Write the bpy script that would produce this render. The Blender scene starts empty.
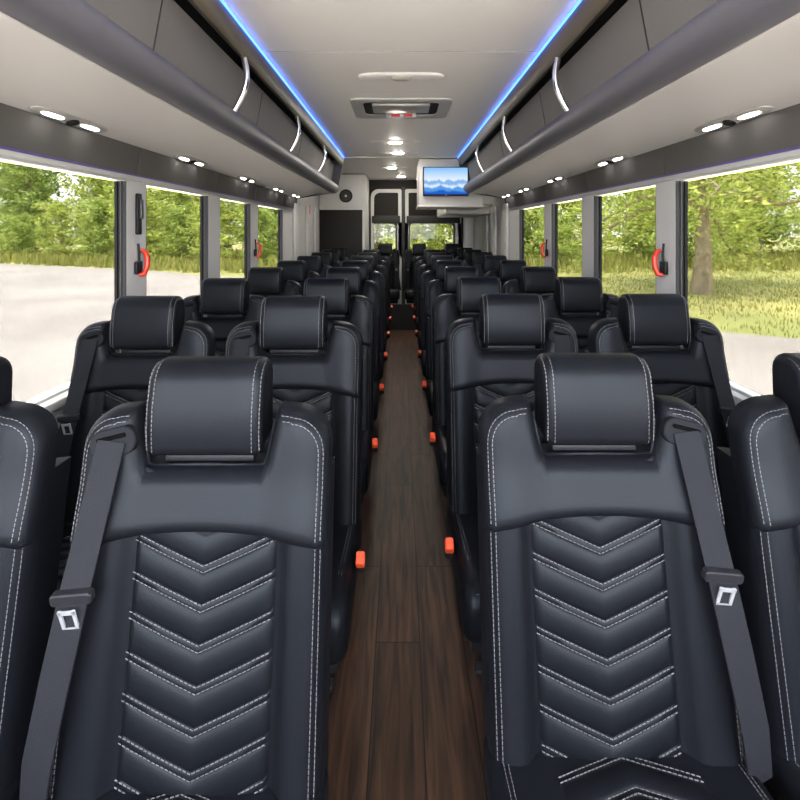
import bpy, bmesh, math, random
import numpy as np
from mathutils import Vector, Matrix, noise as mnoise

random.seed(7)
rng = np.random.default_rng(7)
C = bpy.context.scene.collection
PI = math.pi
H = 1.32            # eye height above the bus floor
CEIL = 2.09
GROUND = -0.78

# ------------------------------------------------------------------ materials
def srgb(r, g, b):
    f = lambda c: (c / 12.92 if c <= .04045 else ((c + .055) / 1.055) ** 2.4)
    return (f(r / 255), f(g / 255), f(b / 255), 1)

def mat(name, col, rough=.5, metal=0., bump=None, emit=None, estr=0, spec=.5, var=None, coat=0):
    m = bpy.data.materials.new(name); m.use_nodes = True
    nt = m.node_tree; b = nt.nodes['Principled BSDF']
    b.inputs['Base Color'].default_value = col
    b.inputs['Roughness'].default_value = rough
    b.inputs['Metallic'].default_value = metal
    b.inputs['Specular IOR Level'].default_value = spec
    b.inputs['Coat Weight'].default_value = coat
    if 'leather' in name: b.inputs['Specular Tint'].default_value = (.84, .91, 1, 1); b.inputs['Specular IOR Level'].default_value = .122
    tc = None
    if bump or var:
        tc = nt.nodes.new('ShaderNodeTexCoord')
    if bump:
        n = nt.nodes.new('ShaderNodeTexNoise'); n.inputs['Scale'].default_value = bump[0]; n.inputs['Detail'].default_value = 3
        mp = nt.nodes.new('ShaderNodeMapping'); mp.inputs['Scale'].default_value = bump[2] if len(bump) > 2 else (1, 1, 1)
        bp = nt.nodes.new('ShaderNodeBump'); bp.inputs['Strength'].default_value = bump[1]; bp.inputs['Distance'].default_value = .002
        nt.links.new(tc.outputs['Object'], mp.inputs['Vector']); nt.links.new(mp.outputs[0], n.inputs['Vector'])
        nt.links.new(n.outputs['Fac'], bp.inputs['Height']); nt.links.new(bp.outputs[0], b.inputs['Normal'])
    if var:
        n = nt.nodes.new('ShaderNodeTexNoise'); n.inputs['Scale'].default_value = var[0]; n.inputs['Detail'].default_value = 5
        r = nt.nodes.new('ShaderNodeValToRGB')
        r.color_ramp.elements[0].position = .3; r.color_ramp.elements[1].position = .7
        r.color_ramp.elements[0].color = col; r.color_ramp.elements[1].color = var[1]
        nt.links.new(tc.outputs['Object'], n.inputs['Vector']); nt.links.new(n.outputs['Fac'], r.inputs[0])
        nt.links.new(r.outputs[0], b.inputs['Base Color'])
    if emit:
        b.inputs['Emission Color'].default_value = emit; b.inputs['Emission Strength'].default_value = estr
    return m

LEATHER = mat('black_leather', (.0042, .0047, .0062, 1), .42, bump=(420, .12))
LEATHER_PERF = mat('black_leather_insert', (.0036, .0041, .0054, 1), .42, bump=(420, .12))
THREAD = mat('pale_thread', srgb(88, 87, 90), .7)
WEB = mat('belt_webbing', (.0085, .0092, .0118, 1), .8, spec=.15, bump=(260, .35, (6, 1, 1)))
PLASTIC = mat('black_plastic', (.010, .010, .012, 1), .5, spec=.16)
DARKPLATE = mat('guide_plastic', (.006, .0065, .0085, 1), .65, spec=.09)
HOLE = mat('dark_slot', (.002, .002, .002, 1), .9, spec=.03)
CHROME = mat('chrome', (.82, .82, .84, 1), .18, 1)
SILVER = mat('brushed_silver', (.42, .42, .44, 1), .4, .55)
ORANGE = mat('orange_button', srgb(220, 76, 42), .4)
RED = mat('red_handle', srgb(188, 42, 18), .35)
METAL = mat('dark_metal', (.05, .05, .055, 1), .45, .6)
CEILM = mat('ceiling_vinyl', srgb(246, 243, 237), .55)
WHITE = mat('white_trim', srgb(180, 179, 177), .5)
WALLM = mat('pale_wall', srgb(174, 173, 172), .5)
UNDER = mat('pale_underside', srgb(202, 199, 195), .42, bump=(60, .15, (14, .4, 1)))
VAL = mat('charcoal_valance', srgb(74, 71, 69), .72, bump=(500, .1))
ROLL = mat('charcoal_roll', srgb(96, 95, 102), .5, .25)
HEADER = mat('taupe_header', srgb(90, 82, 68), .45, .1)
LINER = mat('grey_liner', srgb(106, 104, 103), .75, bump=(700, .2))
ENDCAP = mat('navy_end_cap', srgb(32, 30, 42), .4)
DARKBROWN = mat('dark_brown_panel', srgb(25, 21, 19), .6, spec=.2)
CLOSETD = mat('dark_panel', srgb(22, 19, 18), .6, spec=.2)
GASKET = mat('black_rubber', (.012, .012, .014, 1), .5)
VIOLET = mat('violet_reflection', srgb(74, 66, 130), .4)  # bluish-purple reflection line put into a plain colour
LEDM = mat('blue_led', (.02, .06, .4, 1), .4, emit=(.05, .16, 1, 1), estr=1.7)
LENS = mat('lit_lens', (1, 1, 1, 1), .3, emit=(1, .93, .82, 1), estr=95)
LENSB = mat('lit_reading_lens', (1, 1, 1, 1), .3, emit=(1, .97, .93, 1), estr=7)
LENSOFF = mat('unlit_lens', srgb(228, 222, 212), .25)
FIXT = mat('grey_fixture', srgb(168, 165, 160), .35, .2)
BLACK = mat('matt_black', (.006, .006, .006, 1), .6)
REDLAB = mat('red_label', srgb(200, 40, 30), .5)
CARPETB = mat('black_carpet', (.008, .008, .009, 1), .9)
BARK = mat('bark', srgb(168, 154, 128), .9, bump=(14, .8), var=(6, srgb(122, 108, 86)))

TINT = .28
def glass_mat():
    m = bpy.data.materials.new('window_glass'); m.use_nodes = True
    nt = m.node_tree; nt.nodes.clear()
    o = nt.nodes.new('ShaderNodeOutputMaterial')
    t = nt.nodes.new('ShaderNodeBsdfTransparent'); t.inputs[0].default_value = (TINT, TINT, TINT, 1)
    g = nt.nodes.new('ShaderNodeBsdfGlossy'); g.inputs['Roughness'].default_value = .02
    mx = nt.nodes.new('ShaderNodeMixShader'); mx.inputs[0].default_value = .012
    nt.links.new(t.outputs[0], mx.inputs[1]); nt.links.new(g.outputs[0], mx.inputs[2]); nt.links.new(mx.outputs[0], o.inputs[0])
    return m
GLASS = glass_mat()
TINT = .92
CLEAR = glass_mat()

def wood_mat():
    m = bpy.data.materials.new('plank_floor'); m.use_nodes = True
    nt = m.node_tree; b = nt.nodes['Principled BSDF']; L = nt.links.new
    tc = nt.nodes.new('ShaderNodeTexCoord'); sp = nt.nodes.new('ShaderNodeSeparateXYZ'); cb = nt.nodes.new('ShaderNodeCombineXYZ')
    L(tc.outputs['Object'], sp.inputs[0])
    ax = nt.nodes.new('ShaderNodeMath'); ax.inputs[1].default_value = .08 + .14 * 10
    L(sp.outputs['X'], ax.inputs[0]); L(sp.outputs['Y'], cb.inputs['X']); L(ax.outputs[0], cb.inputs['Y'])
    br = nt.nodes.new('ShaderNodeTexBrick'); L(cb.outputs[0], br.inputs['Vector'])
    br.inputs['Scale'].default_value = 1; br.inputs['Brick Width'].default_value = 1.05; br.inputs['Row Height'].default_value = .14
    br.inputs['Mortar Size'].default_value = .0022; br.inputs['Mortar Smooth'].default_value = .2; br.offset = .37; br.offset_frequency = 2
    br.inputs['Color1'].default_value = (0, 0, 0, 1); br.inputs['Color2'].default_value = (1, 1, 1, 1); br.inputs['Mortar'].default_value = (.5, .5, .5, 1)
    mp = nt.nodes.new('ShaderNodeMapping'); mp.inputs['Scale'].default_value = (2.2, 34, 1)
    off = nt.nodes.new('ShaderNodeVectorMath'); off.operation = 'ADD'
    L(cb.outputs[0], mp.inputs[0]); L(mp.outputs[0], off.inputs[0]); L(br.outputs['Color'], off.inputs[1])
    n = nt.nodes.new('ShaderNodeTexNoise'); n.inputs['Scale'].default_value = 1.3; n.inputs['Detail'].default_value = 7; n.inputs['Distortion'].default_value = .8
    L(off.outputs[0], n.inputs['Vector'])
    r = nt.nodes.new('ShaderNodeValToRGB'); e = r.color_ramp.elements
    e[0].position = .3; e[0].color = srgb(33, 23, 17); e[1].position = .72; e[1].color = srgb(88, 63, 47)
    L(n.outputs['Fac'], r.inputs[0])
    hs = nt.nodes.new('ShaderNodeHueSaturation'); L(r.outputs[0], hs.inputs['Color'])
    vr = nt.nodes.new('ShaderNodeMapRange'); vr.inputs['To Min'].default_value = .74; vr.inputs['To Max'].default_value = 1.18
    L(br.outputs['Color'], vr.inputs[0]); L(vr.outputs[0], hs.inputs['Value'])
    mx = nt.nodes.new('ShaderNodeMix'); mx.data_type = 'RGBA'
    L(br.outputs['Fac'], mx.inputs['Factor']); L(hs.outputs[0], mx.inputs['A']); mx.inputs['B'].default_value = (.006, .004, .003, 1)
    L(mx.outputs['Result'], b.inputs['Base Color'])
    b.inputs['Roughness'].default_value = .55; b.inputs['Specular IOR Level'].default_value = .3
    bp = nt.nodes.new('ShaderNodeBump'); bp.inputs['Strength'].default_value = .15; bp.inputs['Distance'].default_value = .002
    L(n.outputs['Fac'], bp.inputs['Height']); L(bp.outputs[0], b.inputs['Normal'])
    return m
WOOD = wood_mat()

def screen_mat():
    m = bpy.data.materials.new('mountain_screen'); m.use_nodes = True
    nt = m.node_tree; nt.nodes.clear(); L = nt.links.new
    o = nt.nodes.new('ShaderNodeOutputMaterial'); em = nt.nodes.new('ShaderNodeEmission'); L(em.outputs[0], o.inputs[0])
    tc = nt.nodes.new('ShaderNodeTexCoord'); sp = nt.nodes.new('ShaderNodeSeparateXYZ'); L(tc.outputs['Object'], sp.inputs[0])
    sky = nt.nodes.new('ShaderNodeValToRGB'); mr = nt.nodes.new('ShaderNodeMapRange')
    mr.inputs['From Min'].default_value = -.14; mr.inputs['From Max'].default_value = .14; L(sp.outputs['Z'], mr.inputs[0])
    e = sky.color_ramp.elements
    e[0].position = .45; e[0].color = srgb(226, 234, 244); e[1].position = 1; e[1].color = srgb(120, 178, 234)
    L(mr.outputs[0], sky.inputs[0])
    prev = sky.outputs[0]
    for base, amp, sc, col, seed in ((-.01, .07, 9, srgb(128, 170, 220), 1), (-.05, .06, 8, srgb(204, 220, 238), 5), (-.085, .08, 10, srgb(82, 144, 214), 9), (-.125, .08, 9, srgb(30, 88, 184), 14)):
        cb = nt.nodes.new('ShaderNodeCombineXYZ'); L(sp.outputs['X'], cb.inputs[0]); cb.inputs[1].default_value = seed
        n = nt.nodes.new('ShaderNodeTexNoise'); n.inputs['Scale'].default_value = sc; n.inputs['Detail'].default_value = 4; L(cb.outputs[0], n.inputs['Vector'])
        ma = nt.nodes.new('ShaderNodeMath'); ma.operation = 'MULTIPLY_ADD'; ma.inputs[1].default_value = amp * 2; ma.inputs[2].default_value = base - amp * .6
        L(n.outputs['Fac'], ma.inputs[0])
        su = nt.nodes.new('ShaderNodeMath'); su.operation = 'SUBTRACT'; L(ma.outputs[0], su.inputs[0]); L(sp.outputs['Z'], su.inputs[1])
        st = nt.nodes.new('ShaderNodeMapRange'); st.inputs['From Min'].default_value = 0; st.inputs['From Max'].default_value = .02; L(su.outputs[0], st.inputs[0])
        mx = nt.nodes.new('ShaderNodeMix'); mx.data_type = 'RGBA'; L(st.outputs[0], mx.inputs['Factor']); L(prev, mx.inputs['A']); mx.inputs['B'].default_value = col
        prev = mx.outputs['Result']
    L(prev, em.inputs[0]); em.inputs[1].default_value = .30
    return m, em
SCREEN, SCREEN_EM = screen_mat()

def leaf_mat(name, c1, c2, c3):
    m = bpy.data.materials.new(name); m.use_nodes = True
    nt = m.node_tree; nt.nodes.clear(); L = nt.links.new
    o = nt.nodes.new('ShaderNodeOutputMaterial')
    d = nt.nodes.new('ShaderNodeBsdfDiffuse'); t = nt.nodes.new('ShaderNodeBsdfTranslucent'); mx = nt.nodes.new('ShaderNodeMixShader'); mx.inputs[0].default_value = .42
    a = nt.nodes.new('ShaderNodeAttribute'); a.attribute_name = 'tint'
    r = nt.nodes.new('ShaderNodeValToRGB'); e = r.color_ramp.elements
    e[0].color = c1; e[1].color = c3; x = e.new(.5); x.color = c2
    L(a.outputs['Fac'], r.inputs[0]); L(r.outputs[0], d.inputs[0]); L(r.outputs[0], t.inputs[0])
    L(d.outputs[0], mx.inputs[1]); L(t.outputs[0], mx.inputs[2]); L(mx.outputs[0], o.inputs[0])
    return m
LEAF_A = leaf_mat('leaf_yellow_green', srgb(138, 156, 76), srgb(182, 194, 100), srgb(226, 226, 140))
LEAF_B = leaf_mat('leaf_mid_green', srgb(124, 148, 76), srgb(164, 182, 98), srgb(208, 214, 130))
LEAF_C = leaf_mat('leaf_deep_green', srgb(112, 136, 72), srgb(150, 170, 92), srgb(190, 200, 118))
GRASSB = leaf_mat('grass_blades', srgb(124, 132, 70), srgb(154, 156, 86), srgb(186, 178, 114))
LAWN = mat('lawn', srgb(132, 136, 72), .95, var=(.3, srgb(176, 168, 100)), bump=(30, .6))
PAVE = mat('worn_asphalt', srgb(142, 133, 124), .9, var=(.35, srgb(168, 160, 150)), bump=(40, .3))

# ------------------------------------------------------------------ mesh helpers
class MB:
    def __init__(s): s.v = []; s.f = []; s.cut = None
    def add(s, v, f):
        b = len(s.v); s.v.extend([tuple(p) for p in v]); s.f.extend([tuple(i + b for i in q) for q in f]); return s
    def box(s, x0, x1, y0, y1, z0, z1, bev=0, seg=2):
        bm = bmesh.new(); bmesh.ops.create_cube(bm, size=1)
        bmesh.ops.scale(bm, vec=(abs(x1 - x0), abs(y1 - y0), abs(z1 - z0)), verts=bm.verts)
        bmesh.ops.translate(bm, vec=((x0 + x1) / 2, (y0 + y1) / 2, (z0 + z1) / 2), verts=bm.verts)
        if bev: bmesh.ops.bevel(bm, geom=bm.edges[:], offset=bev, segments=seg, affect='EDGES', profile=.5)
        return s.frombm(bm)
    def frombm(s, bm, mtx=None):
        if mtx is not None: bmesh.ops.transform(bm, matrix=mtx, verts=bm.verts)
        bm.verts.index_update(); s.add([v.co for v in bm.verts], [[v.index for v in f.verts] for f in bm.faces]); bm.free(); return s
    def rings(s, rs, cap=True, close=True):
        n = len(rs[0]); b = len(s.v)
        for r in rs: s.v.extend([tuple(p) for p in r])
        for i in range(len(rs) - 1):
            for j in range(n if close else n - 1):
                k = (j + 1) % n
                s.f.append((b + i * n + j, b + i * n + k, b + (i + 1) * n + k, b + (i + 1) * n + j))
        if cap:
            s.f.append(tuple(b + j for j in reversed(range(n)))); s.f.append(tuple(b + (len(rs) - 1) * n + j for j in range(n)))
        return s
    def tube(s, pts, r, n=8, cap=True):
        pts = [Vector(p) for p in pts]; rs = []; ref = None
        for i, p in enumerate(pts):
            t = (pts[min(i + 1, len(pts) - 1)] - pts[max(i - 1, 0)]).normalized()
            if ref is None: ref = Vector((0, 0, 1)) if abs(t.z) < .9 else Vector((1, 0, 0))
            a = t.cross(ref).normalized(); b = a.cross(t).normalized(); ref = b
            rr = r[i] if hasattr(r, '__len__') else r
            rs.append([p + (a * math.cos(2 * PI * k / n) + b * math.sin(2 * PI * k / n)) * rr for k in range(n)])
        return s.rings(rs, cap)
    def cyl(s, c, axis, r, h, n=24, bev=0):
        c = Vector(c); ax = Vector(axis).normalized(); ref = Vector((0, 0, 1)) if abs(ax.z) < .9 else Vector((1, 0, 0))
        a = ax.cross(ref).normalized(); b = a.cross(ax)
        prof = [(r - bev, 0), (r, bev), (r, h - bev), (r - bev, h)] if bev else [(r, 0), (r, h)]
        return s.rings([[c + ax * hh + (a * math.cos(2 * PI * k / n) + b * math.sin(2 * PI * k / n)) * rr for k in range(n)] for rr, hh in prof])
    def extrude_y(s, prof, y0, y1):      # prof: closed list of (x, z)
        return s.rings([[(x, y0, z) for x, z in prof], [(x, y1, z) for x, z in prof]])
    def build(s, name, m, parent=None, smooth=40, loc=None):
        me = bpy.data.meshes.new(name); me.from_pydata(s.v, [], s.f)
        bm = bmesh.new(); bm.from_mesh(me)
        lay = bm.faces.layers.int.new('th')
        if s.cut is not None:
            for i, f_ in enumerate(bm.faces): f_[lay] = 1 if i >= s.cut else 0
        bmesh.ops.remove_doubles(bm, verts=bm.verts, dist=1e-5); bmesh.ops.recalc_face_normals(bm, faces=bm.faces); fl = [f_[lay] for f_ in bm.faces]; bm.to_mesh(me); bm.free()
        for q in (m if isinstance(m, (list, tuple)) else [m]): me.materials.append(q)
        if s.cut is not None:
            for p in me.polygons:
                if fl[p.index]: p.material_index = 1
        if smooth:
            me.polygons.foreach_set('use_smooth', [True] * len(me.polygons)); me.set_sharp_from_angle(angle=math.radians(smooth))
        o = bpy.data.objects.new(name, me); C.objects.link(o)
        if parent: o.parent = parent
        if loc: o.location = loc
        return o

def sew(mb, st):
    mb.cut = len(mb.f); mb.add(st.v, st.f); return mb

def tag(o, label=None, cat=None, group=None, kind=None):
    if label: o['label'] = label
    if cat: o['category'] = cat
    if group: o['group'] = group
    if kind: o['kind'] = kind
    return o

def empty(name, loc=(0, 0, 0), rz=0):
    o = bpy.data.objects.new(name, None); C.objects.link(o); o.location = loc; o.rotation_euler = (0, 0, rz); o.empty_display_size = .1
    return o

def rrect(w, h, r, n=5, cx=0, cy=0):
    pts = []
    for sx, sy, a0 in ((1, 1, 0), (-1, 1, 90), (-1, -1, 180), (1, -1, 270)):
        for k in range(n + 1):
            a = math.radians(a0 + 90 * k / n)
            pts.append((cx + sx * (w / 2 - r) + r * math.cos(a), cy + sy * (h / 2 - r) + r * math.sin(a)))
    return pts

def inset2d(poly, d):
    n = len(poly); out = []
    ar = sum(poly[i][0] * poly[(i + 1) % n][1] - poly[(i + 1) % n][0] * poly[i][1] for i in range(n))
    sg = 1 if ar > 0 else -1
    for i in range(n):
        p0, p1, p2 = (Vector(poly[(i - 1) % n]), Vector(poly[i]), Vector(poly[(i + 1) % n]))
        e1 = (p1 - p0).normalized(); e2 = (p2 - p1).normalized()
        n1 = Vector((-e1.y, e1.x)) * sg; n2 = Vector((-e2.y, e2.x)) * sg
        m = (n1 + n2)
        m = m.normalized() if m.length > 1e-6 else n1
        c = max(.4, m.dot(n1))
        out.append(tuple(p1 + m * d / c))
    return out

def loft_x(mb, prof, hw, r, n=5):
    """Extrude a (y, z) profile along x between +-hw with rounded ends of radius r."""
    rs = []
    for k in range(n + 1):
        a = PI / 2 * k / n
        ins = r * (1 - math.sin(a)); x = -hw + r * (1 - math.cos(a))
        rs.append([(x, y, z) for y, z in inset2d(prof, ins)])
    m = 4
    mid = [[(-hw + r + (2 * hw - 2 * r) * i / m, y, z) for y, z in prof] for i in range(1, m)]
    right = [[(-x, y, z) for x, y, z in ring] for ring in reversed(rs)]
    mb.rings(rs + mid + right)
    return mb

def pad(mb, xs, zb, zt, nv, T, R, yf, depth):
    """Upholstered pad: columns x in xs, from zb(x) to zt(x); front at yf(x,z), its rim rolled back by T over radius R; a flat back."""
    nu = len(xs)
    vs = .5 - .5 * np.cos(np.linspace(0, PI, nv))
    X = np.repeat(np.array(xs)[:, None], nv, 1)
    ZB = np.array([zb(x) for x in xs]); ZT = np.array([zt(x) for x in xs])
    Z = ZB[:, None] + (ZT - ZB)[:, None] * vs[None, :]
    loop = [(i, 0) for i in range(nu)] + [(nu - 1, j) for j in range(1, nv)] + [(i, nv - 1) for i in range(nu - 2, -1, -1)] + [(0, j) for j in range(nv - 2, 0, -1)]
    B = np.array([(X[i, j], Z[i, j]) for i, j in loop]); B2 = np.roll(B, -1, 0)
    P = np.stack([X.ravel(), Z.ravel()], 1)
    d = B2 - B; L2 = np.maximum((d ** 2).sum(1), 1e-12)
    t = np.clip(((P[:, None, :] - B[None]) * d[None]).sum(2) / L2[None], 0, 1)
    q = B[None] + t[..., None] * d[None]
    D = np.sqrt(((P[:, None] - q) ** 2).sum(2)).min(1).reshape(nu, nv)
    pr = np.sqrt(1 - (1 - np.clip(D / R, 0, 1)) ** 2)
    Y = np.array([[yf(X[i, j], Z[i, j]) for j in range(nv)] for i in range(nu)]) + T * (1 - pr)
    vid = lambda i, j: i * nv + j
    v = [(X[i, j], Y[i, j], Z[i, j]) for i in range(nu) for j in range(nv)]
    f = [(vid(i, j), vid(i + 1, j), vid(i + 1, j + 1), vid(i, j + 1)) for i in range(nu - 1) for j in range(nv - 1)]
    nb = len(v); LN = len(loop)
    v += [(X[i, j], Y[i, j] + depth, Z[i, j]) for i, j in loop]
    for k in range(LN):
        a, b = loop[k], loop[(k + 1) % LN]
        f.append((vid(*b), vid(*a), nb + k, nb + (k + 1) % LN))
    # back: quad strips between the bottom row and the top row
    for i in range(nu - 1):
        top = lambda q: nb + (nu - 1) + (nv - 1) + (nu - 1 - q)
        a, b_, c_, d_ = nb + i, nb + i + 1, top(i + 1), top(i)
        f.append((a, d_ if d_ < nb + LN else nb, c_, b_))
    mb.add(v, f)
    return X, Y, Z, D

def polyline_resample(pts, step):
    pts = [Vector(p) for p in pts]; out = []; carry = 0
    for a, b in zip(pts[:-1], pts[1:]):
        L = (b - a).length
        if L < 1e-9: continue
        t = carry
        while t < L:
            out.append((a + (b - a) * (t / L), (b - a) / L)); t += step
        carry = t - L
    return out

def stitches(mb, pts, nrm, hi=True, w=.0010):
    """Dashes of thread lying on a surface along pts; nrm is the outward direction."""
    nrm = Vector(nrm).normalized()
    if hi:
        for p, t in polyline_resample(pts, .0076):
            s = t.cross(nrm).normalized() * w / 2; l = t * .0026; u = nrm * .0009
            a = [p - l - s, p + l - s, p + l + s, p - l + s]
            mb.add([q - u for q in a] + [q + u * .9 for q in a], [(4, 5, 6, 7), (0, 1, 5, 4), (1, 2, 6, 5), (2, 3, 7, 6), (3, 0, 4, 7)])
    else:
        P = [Vector(p) for p in pts]; w *= .62
        rs = []
        for i, p in enumerate(P):
            t = (P[min(i + 1, len(P) - 1)] - P[max(0, i - 1)]).normalized()
            s = t.cross(nrm).normalized() * w / 2
            rs.append([p - s - nrm * .001, p - s + nrm * .0007, p + s + nrm * .0007, p + s - nrm * .001])
        mb.rings(rs)

# ------------------------------------------------------------------ the bus seat
def yrec(z):                      # recline of the backrest's front
    return -.110 + .118 * (z - .45) / .6

SW = .2135                        # half width of the seat back
def sgn_smooth(a, b, x): 
    t = min(1, max(0, (x - a) / (b - a))); return t * t * (3 - 2 * t)

def make_seat(side, hi):
    """side=-1: belt at -x (speaker side of the bus), +1: belt at +x."""
    S = side
    root = empty('bus_seat')
    nq = 1 if hi else 0
    # --- lower back body with two bolsters
    bodyw = .212; ix = -S * .011
    def body_y(x, z):
        a = abs(x); b = abs(x - ix)
        return yrec(z) + .012 - .026 * sgn_smooth(.116, .150, b) + .010 * sgn_smooth(.175, .212, a)
    half = [0, .04, .08, .108, .116, .122, .128, .135, .142, .155, .168, .180, .189, .196, .203, .209, bodyw] if hi else [0, .06, .105, .115, .125, .14, .165, .188, .204, bodyw]
    xs = [-x for x in reversed(half[1:])] + half
    xs = [x + ix * (1 - sgn_smooth(.14, .20, abs(x))) for x in xs]
    mb = MB(); pad(mb, xs, lambda x: .40, lambda x: .90, 15 if hi else 8, .034, .026, body_y, .065)
    body_mb = mb
    # --- chevron insert: rows follow the V
    def chevron(mb, hw, z0, n, per, slope, surf, hi, crown=.0058, plain=False):
        """surf(x, s, h) -> point: s along the panel, h raise. Returns stitch lines."""
        cols = ([0, .02, .045, .07, .09, .104, .111, hw] if hi else [0, .05, .09, hw])
        cols = [-c for c in reversed(cols[1:])] + cols
        band = .0122
        smp = [0, .03, .09, .2, .35, .5, .65, .8, .91, .97, 1] if hi else [0, .1, .3, .7, .9, 1]
        rows = []
        for k in range(n):
            b0 = z0 + k * per
            if plain and k == n - 1:
                rows += [(b0, 0), (b0 + band, .001)]
            else: rows += [(b0, .0), (b0 + .0015, .0022), (b0 + band - .0015, .0022), (b0 + band, .0)] if hi else [(b0, .002), (b0 + band, .002)]
            for t in smp[1:-1]:
                rows.append((b0 + band + (per - band) * t, crown * math.sin(PI * t) ** .5))
        rows.append((z0 + n * per, 0))
        g = []
        for s, h in rows:
            r = []
            for x in cols:
                e = abs(x) / hw
                hh = h * (1 - e ** 8) - .010 * sgn_smooth(.93, 1.0, e)
                r.append(surf(x, s + slope * abs(x), hh))
            g.append(r)
        nc = len(cols)
        mb.add([p for r in g for p in r], [(i * nc + j, i * nc + j + 1, (i + 1) * nc + j + 1, (i + 1) * nc + j) for i in range(len(rows) - 1) for j in range(nc - 1)])
        lines = []
        for k in range(n - (1 if plain else 0)):
            for ds in (.0014, band - .0014):
                xx = [-hw * .945, -hw * .5, 0, hw * .5, hw * .945]
                lines.append([surf(x, z0 + k * per + ds + slope * abs(x), .0024) for x in xx])
        return lines
    mb = MB()
    bsurf = lambda x, z, h: (x + ix, yrec(z) + .006 - h - .004 * (1 - (x / .122) ** 2), z)
    lines = chevron(mb, .121, .3586, 9, .0572, .405, bsurf, hi, plain=True)
    ins_mb = mb
    st = MB()
    for l in lines: stitches(st, l, (0, -1, .15), hi)
    sew(ins_mb, st)
    # bolster seams
    st = MB()
    for sx in (-1, 1):
        for off in (.0, .0075):
            pts = [(sx * (.1945 + off), body_y(sx * (.1945 + off), z) + (.034 * (1 - math.sqrt(1 - (1 - min(1, (.212 - .1945 - off) / .026)) ** 2))) - .0002, z) for z in np.linspace(.44, .81, 14)]
            stitches(st, pts, (sx * .6, -1, 0), hi)
    body = sew(body_mb, st).build('backrest', [LEATHER, THREAD], root, 50)
    ins = ins_mb.build('chevron_insert', [LEATHER_PERF, THREAD], body, 60)
    # --- shoulder pad with the notch for the headrest
    def zt(x):
        a = abs(x)
        z = 1.018 - .010 * (a / SW) ** 2
        r = .062
        if a > SW - r:
            u = (a - (SW - r)) / r
            z -= r * (1 - math.sqrt(max(0, 1 - u * u))) * .92
        return z - (z - .916) * (1 - sgn_smooth(.098, .124, a))
    def zb(x):
        a = abs(x) / SW
        return .820 - .031 * a ** 2.2 + (.010 * sgn_smooth(.93, 1, a))
    def sh_y(x, z):
        a = abs(x)
        return yrec(z) - .010 - .006 * sgn_smooth(.10, .16, a) - .012 * (1 - sgn_smooth(.80, .92, z)) + .008 * sgn_smooth(.16, SW, a)
    half = [0, .035, .07, .095, .100, .105, .110, .114, .118, .121, .124, .130, .14, .155, .168, .180, .190, .198, .204, .209, .212, SW] if hi else [0, .06, .10, .111, .119, .13, .16, .182, .197, .208, SW]
    xs = [-x for x in reversed(half[1:])] + half
    mb = MB(); X, Y, Z, D = pad(mb, xs, zb, zt, 21 if hi else 9, .032, .024, sh_y, .022)
    sh_mb = mb
    def sh_front(x, z, dd):
        return sh_y(x, z) + .030 * (1 - math.sqrt(1 - (1 - min(1, dd / .024)) ** 2))
    st = MB()
    for sx in (-1, 1):
        for off in (.010, .0175):
            pts = []
            for z in np.linspace(.818, .942, 12): pts.append((sx * (SW - off), sh_front(SW - off, z, off) - .0002, z))
            for k in range(1, 9):      # round the shoulder
                a = PI / 2 * k / 8; rr = .062 - off
                x = SW - .062 + rr * math.cos(a); z = .942 + rr * math.sin(a) * (zt(SW - .062) - .942) / .062 
                pts.append((sx * x, sh_front(x, z, off) - .0002, z))
            for x in (.145, .132): pts.append((sx * x, sh_front(x, zt(x) - off, off) - .0002, zt(x) - off))
            stitches(st, pts, (sx * .5, -1, .3), hi)
    sh = sew(sh_mb, st).build('shoulder_pad', [LEATHER, THREAD], root, 55)
    # piping round the notch
    pts = []
    for x in [-.122, -.119, -.116, -.112, -.108, -.104, -.100, -.09, -.05, 0, .05, .09, .100, .104, .108, .112, .116, .119, .122]:
        z = zt(x) + .001; pts.append((x, sh_y(x, z) + .028, min(z, .985)))
    MB().tube(pts, .0032, 6).build('piping', LEATHER, sh, 60)
    # --- headrest
    prof = []
    def arc(cy, cz, r, a0, a1, n=6):
        for k in range(n + 1):
            a = math.radians(a0 + (a1 - a0) * k / n); prof.append((cy + r * math.cos(a), cz + r * math.sin(a)))
    arc(.009, .951, .020, 270, 180, 4)          # bottom front
    prof.append((-.0120, .980)); prof.append((-.0085, 1.02)); prof.append((-.0025, 1.05))
    arc(.045, 1.054, .046, 168, 92, 8)          # top front
    arc(.062, 1.066, .034, 84, 0, 5)            # top back
    arc(.074, .957, .018, 0, -90, 4)
    prof = [(y, z - .010 * sgn_smooth(1.0, 1.06, z)) for y, z in prof]
    hw = .1010
    mb = MB(); loft_x(mb, prof, hw, .019, 7 if hi else 3)
    hr_mb = mb; hx = S * .006
    st = MB()
    front = [p for p in prof if p[1] > .945][:len(prof)]
    fl = prof[3:5 + 3 + 9]
    for sx in (-1, 1):
        for xo in (.0135,):
            pts = [(sx * (hw - xo - .002), y - .0006, z + (.0004 if z > 1.07 else 0)) for y, z in fl]
            stitches(st, pts, (0, -1, .55), hi)
        ip = inset2d(prof, .0058)[3:5 + 3 + 9]
        pts = [(sx * (hw - .0038), y - .0006, z) for y, z in ip]
        stitches(st, pts, (sx, -1, .3), hi)
    for q in (hr_mb, st): q.v = [(x + hx, y, z) for x, y, z in q.v]
    hr = sew(hr_mb, st).build('headrest', [LEATHER, THREAD], root, 60)
    mb = MB().box(-.078, .078, .010, .05, .918, .929, .003)
    mb.box(-.05, -.038, .03, .045, .80, .95, .002).box(.038, .05, .03, .045, .80, .95, .002)
    mb.build('headrest_bracket', PLASTIC, root)
    # --- belt guide, webbing, latch plate
    gx, gz = S * .148, .966
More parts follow.
